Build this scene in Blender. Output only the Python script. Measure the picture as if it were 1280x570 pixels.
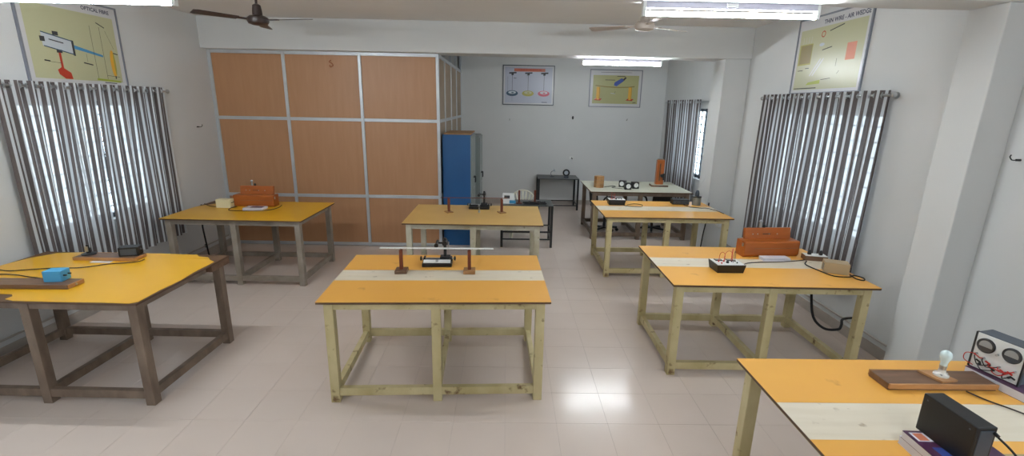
import bpy, bmesh, math, random
from mathutils import Vector, Matrix
random.seed(7)
PI = math.pi
for o in list(bpy.data.objects): bpy.data.objects.remove(o, do_unlink=True)
SC = bpy.context.scene
COL = SC.collection

# ------------------------------------------------------------------ camera
F_PX, PITCH, YAW, ROLL, CAM_H = 587.58, 0.25578, 0.014417, 0.019371, 2.2402
def make_camera():
    cd = bpy.data.cameras.new('camera'); cd.sensor_width = 36; cd.lens = F_PX / 1280 * 36
    cd.clip_start = .05; cd.clip_end = 100
    co = bpy.data.objects.new('camera', cd); COL.objects.link(co)
    fw = Vector((math.sin(YAW) * math.cos(PITCH), math.cos(YAW) * math.cos(PITCH), -math.sin(PITCH)))
    rt = Vector((math.cos(YAW), -math.sin(YAW), 0)); up = rt.cross(fw)
    r2 = rt * math.cos(ROLL) + up * math.sin(ROLL); u2 = up * math.cos(ROLL) - rt * math.sin(ROLL)
    m = Matrix((r2, u2, -fw)).transposed().to_4x4(); m.translation = Vector((0, 0, CAM_H))
    co.matrix_world = m
    SC.camera = co
make_camera()

# ------------------------------------------------------------------ world, exposure
W = bpy.data.worlds.new('overcast_sky'); SC.world = W; W.use_nodes = True
W.node_tree.nodes['Background'].inputs[0].default_value = (.80, .91, 1.0, 1)
W.node_tree.nodes['Background'].inputs[1].default_value = 5.0
SC.view_settings.view_transform = 'Standard'; SC.view_settings.look = 'None'
SC.view_settings.gamma = 1; SC.view_settings.use_curve_mapping = False
SC.view_settings.exposure = 0.0
TUBE_STRENGTH = 200.0

# ------------------------------------------------------------------ materials
def s2l(c):
    return tuple(((v / 255) / 12.92 if v / 255 <= .04045 else ((v / 255 + .055) / 1.055) ** 2.4) for v in c) + (1,)
MATS = {}
def mat(name, rgb, rough=.5, metal=0, noise=None, scale=8, stretch=(1, 1, 1), bump=0, bscale=60, spec=.5, coat=0, detail=4, spread=.2, coord='Object', stain=None):
    """rgb sRGB 0-255; noise = second sRGB colour blended by a noise field"""
    if name in MATS: return MATS[name]
    m = bpy.data.materials.new(name); m.use_nodes = True; nt = m.node_tree; N = nt.nodes; L = nt.links
    b = N['Principled BSDF']; b.inputs['Base Color'].default_value = s2l(rgb)
    b.inputs['Roughness'].default_value = rough; b.inputs['Metallic'].default_value = metal
    b.inputs['Specular IOR Level'].default_value = spec; b.inputs['Coat Weight'].default_value = coat
    tc = N.new('ShaderNodeTexCoord')
    if noise:
        mp = N.new('ShaderNodeMapping'); mp.inputs['Scale'].default_value = stretch
        L.new(tc.outputs[coord], mp.inputs[0])
        nz = N.new('ShaderNodeTexNoise'); nz.inputs['Scale'].default_value = scale; nz.inputs['Detail'].default_value = detail
        L.new(mp.outputs[0], nz.inputs['Vector'])
        rp = N.new('ShaderNodeValToRGB'); rp.color_ramp.elements[0].position = .5 - spread; rp.color_ramp.elements[1].position = .5 + spread
        rp.color_ramp.elements[0].color = s2l(rgb); rp.color_ramp.elements[1].color = s2l(noise)
        L.new(nz.outputs['Fac'], rp.inputs[0]); L.new(rp.outputs[0], b.inputs['Base Color'])
    if stain:                                       # sparse scuffs: (sRGB, scale, threshold)
        n3 = N.new('ShaderNodeTexNoise'); n3.inputs['Scale'].default_value = stain[1]; n3.inputs['Detail'].default_value = 6; L.new(tc.outputs[coord], n3.inputs['Vector'])
        r3 = N.new('ShaderNodeValToRGB'); r3.color_ramp.elements[0].position = stain[2]; r3.color_ramp.elements[1].position = stain[2] + .10
        L.new(n3.outputs['Fac'], r3.inputs[0])
        mx = N.new('ShaderNodeMixRGB'); mx.inputs[2].default_value = s2l(stain[0]); L.new(r3.outputs[0], mx.inputs[0]); L.new(rp.outputs[0], mx.inputs[1]); L.new(mx.outputs[0], b.inputs['Base Color'])
    if bump:
        n2 = N.new('ShaderNodeTexNoise'); n2.inputs['Scale'].default_value = bscale; L.new(tc.outputs[coord], n2.inputs['Vector'])
        bp = N.new('ShaderNodeBump'); bp.inputs['Strength'].default_value = bump; bp.inputs['Distance'].default_value = .002
        L.new(n2.outputs['Fac'], bp.inputs['Height']); L.new(bp.outputs[0], b.inputs['Normal'])
    MATS[name] = m
    return m

WALL = mat('wall_paint', (212, 213, 213), .75, noise=(206, 208, 208), scale=1.3, bump=.15, bscale=90)
CEIL = mat('ceiling_paint', (224, 223, 221), .85, noise=(218, 216, 213), scale=1.1)
TILE = mat('floor_tile_vitrified', (216, 201, 191), .19, noise=(211, 195, 184), scale=1.6, detail=2)
GROUT = mat('tile_grout', (192, 178, 170), .6)
SKIRT = mat('skirting_tile', (176, 168, 160), .3, noise=(166, 158, 150), scale=6)
ALU = mat('aluminium_profile', (200, 205, 210), .38, .35, noise=(188, 193, 198), scale=5)
VENEER = mat('veneer_panel', (184, 139, 102), .42, noise=(174, 128, 91), scale=3, stretch=(6, 6, .6), bump=.03, spread=.3)
TAN_SHEET = mat('tan_side_sheet', (168, 150, 130), .6, noise=(158, 140, 120), scale=3)
LAM_O = mat('orange_laminate', (238, 178, 84), .33, noise=(233, 171, 76), scale=2.2, spread=.3, stain=((196, 132, 60), 5, .68))
LAM_Y = mat('yellow_laminate', (228, 174, 32), .3, noise=(221, 165, 26), scale=2.2, spread=.3)
LAM_T = mat('tan_yellow_laminate', (224, 184, 110), .38, noise=(216, 175, 101), scale=2.5)
LAM_W = mat('white_laminate_strip', (226, 216, 197), .5, noise=(212, 200, 178), scale=4, stretch=(.6, 5, 1), spread=.3, stain=((150, 128, 100), 9, .66))
LAM_G = mat('grey_white_worktop', (200, 199, 182), .5, noise=(188, 187, 170), scale=3)
PALE = mat('cream_painted_wood', (211, 197, 154), .55, noise=(182, 166, 118), scale=5, stretch=(1, 1, .5), spread=.2, stain=((112, 84, 52), 11, .62), bump=.12)
PALE_G = mat('pale_grey_painted_wood', (198, 194, 176), .55, noise=(164, 154, 128), scale=5, spread=.22, bump=.12, stain=((110, 84, 58), 11, .64))
TAUPE = mat('taupe_painted_wood', (158, 148, 136), .55, noise=(124, 112, 98), scale=5, spread=.24, bump=.12)
BROWN = mat('worn_brown_wood', (136, 118, 102), .5, noise=(98, 80, 66), scale=5, stretch=(2, 2, .7), spread=.25, bump=.15)
BOARD_EDGE = mat('bare_board', (104, 76, 54), .6, noise=(80, 56, 38), scale=9, spread=.25)
WALNUT = mat('varnished_walnut', (122, 92, 70), .38, noise=(94, 68, 50), scale=4, stretch=(1, 7, 7), spread=.25)
WALNUT_L = mat('light_walnut_edge', (190, 142, 94), .35, noise=(166, 116, 72), scale=4, stretch=(1, 7, 7), spread=.25)
TEAK = mat('orange_teak', (170, 94, 38), .33, noise=(150, 78, 30), scale=4, stretch=(1, 6, 6), spread=.3)
REDWOOD = mat('reddish_rod_wood', (118, 58, 36), .45, noise=(92, 42, 26), scale=9)
LWOOD = mat('pale_block_wood', (170, 128, 82), .5, noise=(146, 104, 62), scale=8)
BLACK = mat('black_plastic', (17, 17, 19), .42, bump=.1, bscale=200)
BLACKM = mat('black_painted_steel', (30, 31, 33), .4)
RUBBER = mat('black_rubber', (24, 23, 24), .6)
DGREY = mat('dark_grey_plastic', (66, 74, 84), .4)
STEEL = mat('bright_steel', (186, 190, 194), .28, .9)
WHITEP = mat('white_plastic', (226, 228, 226), .4)
IVORY = mat('ivory_chair_plastic', (216, 214, 198), .45)
BATTEN = mat('lilac_grey_batten', (176, 174, 188), .5)
PFRAME = mat('poster_frame_metal', (128, 132, 142), .4, .3)
CREAMP = mat('cream_plastic', (222, 214, 176), .45)
BEIGEP = mat('beige_plastic', (168, 148, 116), .5)
BLUEP = mat('sky_blue_plastic', (74, 160, 206), .45)
BLUES = mat('blue_painted_steel', (24, 88, 144), .4, noise=(20, 80, 134), scale=2)
GREYS = mat('grey_green_steel', (126, 134, 132), .42)
PAPER = mat('paper_edges', (206, 206, 214), .7)
PURPLE = mat('purple_cover', (84, 42, 72), .4, noise=(60, 30, 66), scale=12)
RED = mat('red_insulation', (192, 44, 34), .45)
COVERW = mat('white_cover', (222, 220, 228), .45)
DIAL = mat('meter_dial', (150, 151, 150), .3)
GLASSD = mat('smoked_meter_glass', (58, 60, 64), .12)
BULB = mat('frosted_bulb', (214, 232, 234), .25)
PORC = mat('porcelain', (220, 216, 208), .25)
CABLEB = mat('brown_cable', (58, 44, 38), .5)
FANB = mat('brown_fan_enamel', (46, 32, 28), .35)
FANW = mat('beige_fan_enamel', (168, 156, 146), .4)
TIN = mat('tin_can', (150, 148, 140), .45, .3, noise=(128, 126, 118), scale=10)
INK = mat('print_black', (52, 52, 54), .5); INKB = mat('print_navy', (44, 46, 78), .5)
P_OLIVE = mat('print_olive', (186, 186, 150), .3); P_OLIVE2 = mat('print_olive_deep', (172, 170, 122), .3)
P_WHITE = mat('print_paper', (200, 200, 202), .3); P_LILAC = mat('print_lilac', (176, 180, 196), .35)
P_RED = mat('print_red', (178, 56, 34), .4); P_ORANGE = mat('print_orange', (222, 168, 60), .4); P_BLUE = mat('print_blue', (70, 140, 186), .4)
P_NAVY = mat('print_cobalt', (56, 78, 150), .4); P_SALM = mat('print_salmon', (214, 128, 96), .4); P_BROWN = mat('print_brown', (138, 122, 62), .4)
P_GREEN = mat('print_green', (166, 178, 70), .4); P_PINK = mat('print_pink', (206, 96, 116), .4); P_TEAL = mat('print_teal', (52, 80, 104), .4); P_GOLD = mat('print_gold', (166, 158, 70), .4)
P_GREY = mat('print_pale_grey', (190, 198, 206), .4); P_BANNER = mat('print_banner', (186, 100, 74), .4)

def emit_mat(name, col, st):
    m = bpy.data.materials.new(name); m.use_nodes = True; nt = m.node_tree
    b = nt.nodes['Principled BSDF']; b.inputs['Base Color'].default_value = (.9, .9, .9, 1)
    b.inputs['Emission Color'].default_value = col; b.inputs['Emission Strength'].default_value = st
    return m
TUBE = emit_mat('lit_tube', (.91, .97, 1.0, 1), TUBE_STRENGTH)

def glass_mat():
    m = bpy.data.materials.new('window_glass'); m.use_nodes = True; nt = m.node_tree; N = nt.nodes; L = nt.links
    N.remove(N['Principled BSDF']); out = N['Material Output']
    t = N.new('ShaderNodeBsdfTransparent'); t.inputs[0].default_value = (.93, .96, .97, 1)
    g = N.new('ShaderNodeBsdfGlossy'); g.inputs['Roughness'].default_value = .03
    mx = N.new('ShaderNodeMixShader'); mx.inputs[0].default_value = .06
    L.new(t.outputs[0], mx.inputs[1]); L.new(g.outputs[0], mx.inputs[2]); L.new(mx.outputs[0], out.inputs[0])
    return m
GLASS = glass_mat()

def curtain_mat():
    """vertical stripes of grey and silver fabric that let daylight through"""
    m = bpy.data.materials.new('striped_curtain_fabric'); m.use_nodes = True; nt = m.node_tree; N = nt.nodes; L = nt.links
    N.remove(N['Principled BSDF']); out = N['Material Output']
    uv = N.new('ShaderNodeUVMap'); sp = N.new('ShaderNodeSeparateXYZ'); L.new(uv.outputs[0], sp.inputs[0])
    def node(op, a, bb):
        n = N.new('ShaderNodeMath'); n.operation = op
        for i, v in enumerate((a, bb)):
            if v is None: continue
            if isinstance(v, (int, float)): n.inputs[i].default_value = v
            else: L.new(v, n.inputs[i])
        return n.outputs[0]
    fr = node('FRACT', sp.outputs[0], None)
    st = N.new('ShaderNodeValToRGB'); st.color_ramp.interpolation = 'LINEAR'
    e = st.color_ramp.elements; e[0].position = 0; e[0].color = (0, 0, 0, 1); e[1].position = 1; e[1].color = (0, 0, 0, 1)
    for p, v in ((.50, 0), (.55, 1), (.90, 1), (.95, 0)):
        k = e.new(p); k.color = (v, v, v, 1)
    L.new(fr, st.inputs[0])
    nz = N.new('ShaderNodeTexNoise'); nz.inputs['Scale'].default_value = 1.0
    mp = N.new('ShaderNodeMapping'); mp.inputs['Scale'].default_value = (14, 60, 1); L.new(uv.outputs[0], mp.inputs[0]); L.new(mp.outputs[0], nz.inputs['Vector'])
    grey = N.new('ShaderNodeMixRGB'); grey.inputs[1].default_value = s2l((112, 105, 103)); grey.inputs[2].default_value = s2l((94, 87, 87)); L.new(nz.outputs['Fac'], grey.inputs[0])
    mx = N.new('ShaderNodeMixRGB'); L.new(st.outputs[0], mx.inputs[0]); L.new(grey.outputs[0], mx.inputs[1]); mx.inputs[2].default_value = s2l((214, 218, 222))
    d = N.new('ShaderNodeBsdfDiffuse'); L.new(mx.outputs[0], d.inputs[0])
    t = N.new('ShaderNodeBsdfTranslucent'); L.new(mx.outputs[0], t.inputs[0])
    m1 = N.new('ShaderNodeMixShader'); m1.inputs[0].default_value = .22; L.new(d.outputs[0], m1.inputs[1]); L.new(t.outputs[0], m1.inputs[2])
    tr = N.new('ShaderNodeBsdfTransparent')
    mm = node('MULTIPLY', st.outputs[0], .17); mm = node('ADD', mm, .008)
    m2 = N.new('ShaderNodeMixShader'); L.new(mm, m2.inputs[0]); L.new(m1.outputs[0], m2.inputs[1]); L.new(tr.outputs[0], m2.inputs[2])
    L.new(m2.outputs[0], out.inputs[0])
    return m
CURTAIN = curtain_mat()

# ------------------------------------------------------------------ mesh helpers
class MB:
    def __init__(s): s.v = []; s.f = []
    def add(s, vs, fs):
        n = len(s.v); s.v += [tuple(v) for v in vs]; s.f += [tuple(i + n for i in f) for f in fs]; return s
    def box(s, x0, x1, y0, y1, z0, z1, M=None):
        vs = [(x, y, z) for z in (z0, z1) for y in (y0, y1) for x in (x0, x1)]
        if M: vs = [M @ Vector(v) for v in vs]
        return s.add(vs, [(0, 2, 3, 1), (4, 5, 7, 6), (0, 1, 5, 4), (2, 6, 7, 3), (0, 4, 6, 2), (1, 3, 7, 5)])
    def cbox(s, c, size, M=None):
        x, y, z = c; a, b, d = (k / 2 for k in size)
        return s.box(x - a, x + a, y - b, y + b, z - d, z + d, M)
    def prism(s, poly, z0, z1, M=None):
        n = len(poly); vs = [(x, y, z0) for x, y in poly] + [(x, y, z1) for x, y in poly]
        if M: vs = [M @ Vector(v) for v in vs]
        return s.add(vs, [tuple(range(n))[::-1], tuple(range(n, 2 * n))] + [(i, (i + 1) % n, n + (i + 1) % n, n + i) for i in range(n)])
    def lathe(s, prof, seg=20, M=None, cap=True):
        vs = []; fs = []; n = len(prof)
        for r, z in prof:
            for i in range(seg):
                a = 2 * PI * i / seg; vs.append((r * math.cos(a), r * math.sin(a), z))
        for j in range(n - 1):
            for i in range(seg):
                k = (i + 1) % seg; fs.append((j * seg + i, j * seg + k, (j + 1) * seg + k, (j + 1) * seg + i))
        if cap: fs.append(tuple(range(seg))[::-1]); fs.append(tuple(range((n - 1) * seg, n * seg)))
        if M: vs = [M @ Vector(v) for v in vs]
        return s.add(vs, fs)
    def rod(s, a, b, r, seg=12, r2=None):
        a = Vector(a); b = Vector(b); d = b - a; L_ = d.length
        M = Matrix.Translation(a) @ d.to_track_quat('Z', 'Y').to_matrix().to_4x4()
        return s.lathe([(r, 0), (r if r2 is None else r2, L_)], seg, M)
    def bar(s, a, b, wd, ht):
        """square bar between two points"""
        a = Vector(a); b = Vector(b); d = b - a
        M = Matrix.Translation(a) @ d.to_track_quat('Y', 'Z').to_matrix().to_4x4()
        return s.box(-wd / 2, wd / 2, 0, d.length, -ht / 2, ht / 2, M)
    def torus(s, c, R, r, n=28, k=8, M=None):
        vs = []; fs = []
        for i in range(n):
            a = 2 * PI * i / n
            for j in range(k):
                b = 2 * PI * j / k; q = R + r * math.cos(b)
                vs.append((q * math.cos(a), q * math.sin(a), r * math.sin(b)))
        for i in range(n):
            for j in range(k):
                fs.append((i * k + j, ((i + 1) % n) * k + j, ((i + 1) % n) * k + (j + 1) % k, i * k + (j + 1) % k))
        T = Matrix.Translation(Vector(c)) @ (M or Matrix())
        return s.add([T @ Vector(v) for v in vs], fs)
    def tube(s, pts, r, seg=7, per=6):
        P = [Vector(p) for p in pts]; Q = []
        for i in range(len(P) - 1):
            p0 = P[max(i - 1, 0)]; p1 = P[i]; p2 = P[i + 1]; p3 = P[min(i + 2, len(P) - 1)]
            for k in range(per):
                t = k / per
                Q.append(.5 * ((2 * p1) + (p2 - p0) * t + (2 * p0 - 5 * p1 + 4 * p2 - p3) * t * t + (3 * p1 - p0 - 3 * p2 + p3) * t ** 3))
        Q.append(P[-1]); vs = []; fs = []
        nrm = Vector((.31, .17, .93))
        for i, q in enumerate(Q):
            d = (Q[min(i + 1, len(Q) - 1)] - Q[max(i - 1, 0)]).normalized()
            nrm = (nrm - d * nrm.dot(d))
            if nrm.length < 1e-3: nrm = d.orthogonal()
            nrm.normalize(); bn = d.cross(nrm)
            for k in range(seg):
                a = 2 * PI * k / seg; vs.append(q + (nrm * math.cos(a) + bn * math.sin(a)) * r)
        for i in range(len(Q) - 1):
            for k in range(seg):
                l = (k + 1) % seg; fs.append((i * seg + k, i * seg + l, (i + 1) * seg + l, (i + 1) * seg + k))
        fs.append(tuple(range(seg))[::-1]); fs.append(tuple(range((len(Q) - 1) * seg, len(Q) * seg)))
        return s.add(vs, fs)
    def mesh(s, name, m, bevel=0, smooth=False, seg=2):
        me = bpy.data.meshes.new(name); me.from_pydata(s.v, [], s.f); me.update()
        bm = bmesh.new(); bm.from_mesh(me)
        bmesh.ops.recalc_face_normals(bm, faces=bm.faces)
        if bevel:
            es = [e for e in bm.edges if len(e.link_faces) == 2 and e.calc_face_angle(0) > .6]
            bmesh.ops.bevel(bm, geom=es, offset=bevel, segments=seg, affect='EDGES', profile=.6, clamp_overlap=True)
        bm.to_mesh(me); bm.free()
        if smooth:
            for p in me.polygons: p.use_smooth = True
            try: me.set_sharp_from_angle(angle=math.radians(38))
            except Exception: pass
        me.materials.append(m)
        return me
    def obj(s, name, m, parent=None, bevel=0, smooth=False, loc=None, rotz=None, seg=2):
        o = bpy.data.objects.new(name, s.mesh(name, m, bevel, smooth, seg)); COL.objects.link(o)
        if parent: o.parent = parent
        if loc: o.location = loc
        if rotz is not None: o.rotation_euler = (0, 0, rotz)
        return o
def tag(o, label, cat=None, group=None, kind=None):
    o['label'] = label
    if cat: o['category'] = cat
    if group: o['group'] = group
    if kind: o['kind'] = kind
    return o
def thing(name, label, cat, loc=(0, 0, 0), rz=0, group=None):
    o = bpy.data.objects.new(name, None); COL.objects.link(o); o.empty_display_size = .1
    o.location = loc; o.rotation_euler = (0, 0, rz)
    return tag(o, label, cat, group)
def struct(o, label): return tag(o, label, kind='structure')
def B(x0, x1, y0, y1, z0, z1): return MB().box(x0, x1, y0, y1, z0, z1)
def inst(src, parent, loc=(0, 0, 0), rotz=0, name=None):
    c = src.copy(); COL.objects.link(c); c.parent = parent; c.location = loc; c.rotation_euler = (0, 0, rotz)
    return c
def text_mesh(name, body, size, m, parent, M, align='CENTER'):
    cu = bpy.data.curves.new('lettering', 'FONT'); cu.body = body; cu.size = size; cu.align_x = align; cu.align_y = 'CENTER'; cu.resolution_u = 2; cu.offset = size * .022
    to = bpy.data.objects.new('lettering_tmp', cu); COL.objects.link(to)
    bpy.context.view_layer.update()
    me = bpy.data.meshes.new_from_object(to.evaluated_get(bpy.context.evaluated_depsgraph_get()))
    bpy.data.objects.remove(to, do_unlink=True)
    me.materials.clear(); me.materials.append(m); me.transform(M)
    o = bpy.data.objects.new(name, me); COL.objects.link(o); o.parent = parent
    return o

# ------------------------------------------------------------------ room shell
XL, XR, YF, YB, ZC = -4.38, 3.52, 10.85, -3.2, 3.37
TH = .22
WIN_L = [(4.38, 5.98, .92, 2.20), (.35, 2.35, .92, 2.20)]
WIN_R = [(4.48, 6.36, .92, 2.25), (8.16, 9.95, .98, 2.24), (.35, 2.35, .92, 2.20)]
def wall_with_holes(x0, x1, wins):
    b = MB(); ys = sorted(wins); y = YB
    for (a, c, z0, z1) in ys:
        b.box(x0, x1, y, a, 0, ZC); b.box(x0, x1, a, c, 0, z0); b.box(x0, x1, a, c, z1, ZC); y = c
    b.box(x0, x1, y, YF, 0, ZC)
    return b
struct(wall_with_holes(XL - TH, XL, WIN_L).obj('wall_left', WALL), 'white painted wall on the left with a curtained window')
struct(wall_with_holes(XR, XR + TH, WIN_R).obj('wall_right', WALL), 'white painted wall on the right with curtained windows')
struct(B(XL - TH, XR + TH, YF, YF + TH, 0, ZC).obj('wall_far', WALL), 'pale wall at the far end with two posters')
struct(B(XL - TH, XR + TH, YB - TH, YB, 0, ZC).obj('wall_rear', WALL), 'white wall behind the viewer')
struct(B(XL - TH, XR + TH, YB - TH, YF + TH, ZC, ZC + .15).obj('ceiling', CEIL), 'plain plastered ceiling')
# beams, pier, pilasters
MBY0, MBY1, MBZ = 7.15, 7.58, 2.945
struct(B(XL, XR, MBY0, MBY1, MBZ, ZC).obj('trim_1', WALL, bevel=.006), 'deep white ceiling beam above the wooden partition')
struct(B(3.15, XR, MBY0 + .02, MBY1, 0, MBZ).obj('trim_2', WALL, bevel=.006), 'white pier carrying the beam at the right wall')
NBY0, NBY1, NBZ = 3.315, 3.61, 2.955
struct(B(XL, XR, NBY0, NBY1, NBZ, ZC).obj('trim_3', WALL, bevel=.006), 'near ceiling beam along the top edge of the view')
struct(B(3.28, XR, NBY0, NBY1, 0, NBZ).obj('trim_4', WALL, bevel=.008), 'white wall pilaster beside the right curtain')
struct(B(XL, XR, -.55, -.25, NBZ, ZC).obj('trim_5', WALL), 'ceiling beam behind the viewer')

# floor of square vitrified tiles
def make_floor():
    fl = struct(B(XL - TH, XR + TH, YB - TH, YF + TH, -.12, -.0016).obj('floor', GROUT), 'glossy pinkish beige tiled floor')
    P, G, OX, OY = .375, .0013, .393, 2.955
    me = MB().box(G / 2, P - G / 2, G / 2, P - G / 2, -.006, 0).mesh('tile', TILE, bevel=.0006, seg=1)
    full = []; rest = MB()
    i0 = math.floor((XL - OX) / P); i1 = math.ceil((XR - OX) / P); j0 = math.floor((YB - OY) / P); j1 = math.ceil((YF - OY) / P)
    for i in range(i0, i1):
        for j in range(j0, j1):
            x0 = OX + i * P; y0 = OY + j * P; x1 = x0 + P; y1 = y0 + P
            a, c, d, e = max(x0, XL), min(x1, XR), max(y0, YB), min(y1, YF)
            if c - a < .01 or e - d < .01: continue
            inside = x0 >= XL and x1 <= XR and y0 >= YB and y1 <= YF
            cx, cy = (x0 + x1) / 2, (y0 + y1) / 2
            vis = cy > 2.4 and abs(cx) < 1.12 * cy + .4
            if inside and vis: full.append((math.hypot(cx, cy), x0, y0))
            else: rest.box(a + G / 2, c - G / 2, d + G / 2, e - G / 2, -.006, 0)
    full.sort()
    for k, (_, x0, y0) in enumerate(full):
        if k < 300:
            o = bpy.data.objects.new('tile', me); COL.objects.link(o); o.parent = fl; o.location = (x0, y0, 0)
        else: rest.box(x0 + G / 2, x0 + P - G / 2, y0 + G / 2, y0 + P - G / 2, -.006, 0)
    r = rest.obj('tile_field', TILE, fl); r['kind'] = 'stuff'
make_floor()
for nm, a, lb in (('baseboard_left', (XL, XL + .012, NBY1, 7.28, 0, .11), 'tile skirting along the left wall'),
                  ('baseboard_right', (XR - .012, XR, NBY1, MBY0 + .02, 0, .11), 'tile skirting along the right wall below the curtain'),
                  ('baseboard_far', (-1.0, XR - .012, YF - .012, YF, 0, .11), 'tile skirting along the far wall'),
                  ('baseboard_far_right', (XR - .012, XR, MBY1, YF, 0, .11), 'tile skirting along the right wall of the far bay')):
    struct(B(*a).obj(nm, SKIRT, bevel=.003), lb)

# windows with frames, panes and grilles
def window(n, xin, sgn, w, label):
    y0, y1, z0, z1 = w
    root = bpy.data.objects.new('window_%d' % n, None); COL.objects.link(root); struct(root, label)
    root.location = (xin + sgn * .12, (y0 + y1) / 2, z0)
    wd, ht = y1 - y0, z1 - z0
    fr = MB(); t = .05
    fr.box(-.03, .03, -wd / 2, -wd / 2 + t, 0, ht).box(-.03, .03, wd / 2 - t, wd / 2, 0, ht)
    fr.box(-.03, .03, -wd / 2 + t, wd / 2 - t, 0, t).box(-.03, .03, -wd / 2 + t, wd / 2 - t, ht - t, ht)
    f = fr.obj('window_frame', DGREY, root)
    nb = 3
    for k in range(1, nb):
        y = -wd / 2 + wd * k / nb; B(-.025, .025, y - .025, y + .025, t, ht - t).obj('mullion', DGREY, root)
    for k in range(nb):
        a = -wd / 2 + wd * k / nb + .024; B(-.003, .003, a, a + wd / nb - .048, t - .002, ht - t + .002).obj('pane', GLASS, root)
    gx = -sgn * .07
    for k in range(1, 9):
        z = ht * k / 9; MB().bar((gx, -wd / 2, z), (gx, wd / 2, z), .012, .012).obj('grille_bar', BLACKM, root)
    for k in range(1, 11):
        y = -wd / 2 + wd * k / 11; MB().bar((gx, y, 0), (gx, y, ht), .012, .012).obj('grille_bar', BLACKM, root)
    ld = bpy.data.lights.new('daylight_portal', 'AREA'); ld.shape = 'RECTANGLE'; ld.size = ht; ld.size_y = wd; ld.cycles.is_portal = True
    lo = bpy.data.objects.new('daylight_portal', ld); COL.objects.link(lo)
    lo.location = (xin + sgn * .24, (y0 + y1) / 2, (z0 + z1) / 2); lo.rotation_euler = (0, sgn * PI / 2, 0)
window(1, XL, -1, WIN_L[0], 'grilled window behind the left curtains')
window(2, XR, 1, WIN_R[0], 'grilled window behind the right curtains')
window(3, XR, 1, WIN_R[1], 'bright grilled window half open beside the far curtain')
window(4, XL, -1, WIN_L[1], 'grilled window in the left wall behind the viewer')
window(5, XR, 1, WIN_R[2], 'grilled window in the right wall behind the viewer')

# ------------------------------------------------------------------ aluminium and veneer partition
def partition():
    root = bpy.data.objects.new('wall_partition', None); COL.objects.link(root); root.location = (XL, 7.32, 0)
    struct(root, 'partition of nine wood veneer panels in an aluminium grid')
    xs = [0.022, 1.09, 2.20, 3.34]; zs = [.03, .81, 1.98, 2.921]
    for x in xs: B(x - .022, x + .022, -.03, .03, 0, MBZ).obj('post', ALU, root, bevel=.004)
    for z in zs:
        for k in range(3): B(xs[k] + .022, xs[k + 1] - .022, -.026, .026, z - .024, z + .024).obj('rail', ALU, root, bevel=.004)
    for i in range(3):
        for j in range(3):
            B(xs[i] + .02, xs[i + 1] - .02, -.006, .006, zs[j] + .022, zs[j + 1] - .022).obj('panel', VENEER, root)
    # side return running back beside the cabinet
    r2 = bpy.data.objects.new('wall_partition_side', None); COL.objects.link(r2); r2.location = (XL + 3.34, 7.35, 0)
    struct(r2, 'side partition running back above the blue cabinet')
    ys = [.0, .68, 1.58, 2.5, 3.46]
    for y in ys[1:]: B(-.022, .022, y - .022, y + .022, 0, ZC if y > .25 else MBZ).obj('post', ALU, r2, bevel=.004)
    for z in zs:
        for k in range(4): B(-.02, .02, ys[k] + (.022 if k else 0), ys[k + 1] - .022, z - .024, z + .024).obj('rail', ALU, r2)
    for k in range(4):
        for j in range(3): B(-.006, .006, ys[k] + .02, ys[k + 1] - .02, zs[j] + .022, zs[j + 1] - .022).obj('panel', TAN_SHEET, r2)
partition()

# ------------------------------------------------------------------ work tables
TW, TD, THH = 1.70, 1.10, .85
def table(name, label, loc, rz, legm, lam, strip=None, torn=None, base=BOARD_EDGE, w=TW, d=TD):
    t = thing(name, label, 'table', (loc[0], loc[1], 0), rz)
    a, b = w / 2, d / 2
    lt = .003
    MB().prism([(-a, -b), (a, -b), (a, b), (-a, b)], THH - .019, THH - lt).obj('tabletop', base, t, bevel=.003)
    if strip:
        y0, y1 = strip
        B(-a, a, -b, y0 - .001, THH - lt, THH).obj('laminate_sheet', lam, t)
        B(-a, a, y1 + .001, b, THH - lt, THH).obj('laminate_sheet', lam, t)
        tag(B(-a, a, y0, y1, THH - lt, THH - .0004).obj('laminate_strip', LAM_W, t), 'off-white strip across the tabletop')
    else:
        MB().prism(torn or [(-a, -b), (a, -b), (a, b), (-a, b)], THH - lt, THH).obj('laminate_sheet', lam, t)
    L = .068; ix = a - .039; iy = b - .04
    zt = THH - .019
    xs = (-ix, -L / 2, ix - L)
    for x in xs:
        for y in (-iy, iy - L): B(x, x + L, y, y + L, 0, zt).obj('leg', legm, t, bevel=.004)
    for k in range(2):
        x0, x1 = xs[k] + L, xs[k + 1]
        for y in (-iy + .006, iy - .038):
            B(x0, x1, y, y + .032, zt - .062, zt).obj('apron', legm, t, bevel=.003)
            B(x0, x1, y + (0 if y < 0 else -.012), y + (.044 if y < 0 else .032), .055, .12).obj('stretcher', legm, t, bevel=.003)
    for x in xs:
        B(x + .012, x + L - .012, -iy + L, iy - L, .055, .12).obj('stretcher', legm, t, bevel=.003)
        B(x + .018, x + L - .018, -iy + L, iy - L, zt - .062, zt).obj('apron', legm, t, bevel=.003)
    return t
a, b = TW / 2, TD / 2
torn1 = [(-.60, -b), (-.52, -.50), (-.40, -.47), (-.26, -.43), (-.14, -.435), (-.10, -.47), (-.10, -.52), (-.02, -b + .006), (.3, -b), (.6, -b + .008), (a - .05, -b), (a - .01, -b + .03), (a - .015, -.3), (a, -.1), (a - .02, .1), (a - .015, .25), (a - .02, .36), (.77, .40), (.74, .43), (.60, .43),
         (.45, .42), (.60, .436), (.735, .445), (.70, .475), (.61, .49), (.56, b - .01), (.2, b), (-.3, b), (-.52, b - .01), (-.70, .50), (-.80, .36), (-a + .01, .2), (-a, 0), (-a, -.4), (-.8, -b)]
t1 = table('work_table', 'large dark-legged table with torn yellow top beside the left window', (-3.412, 3.634), -.019, BROWN, LAM_Y, torn=torn1)
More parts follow.
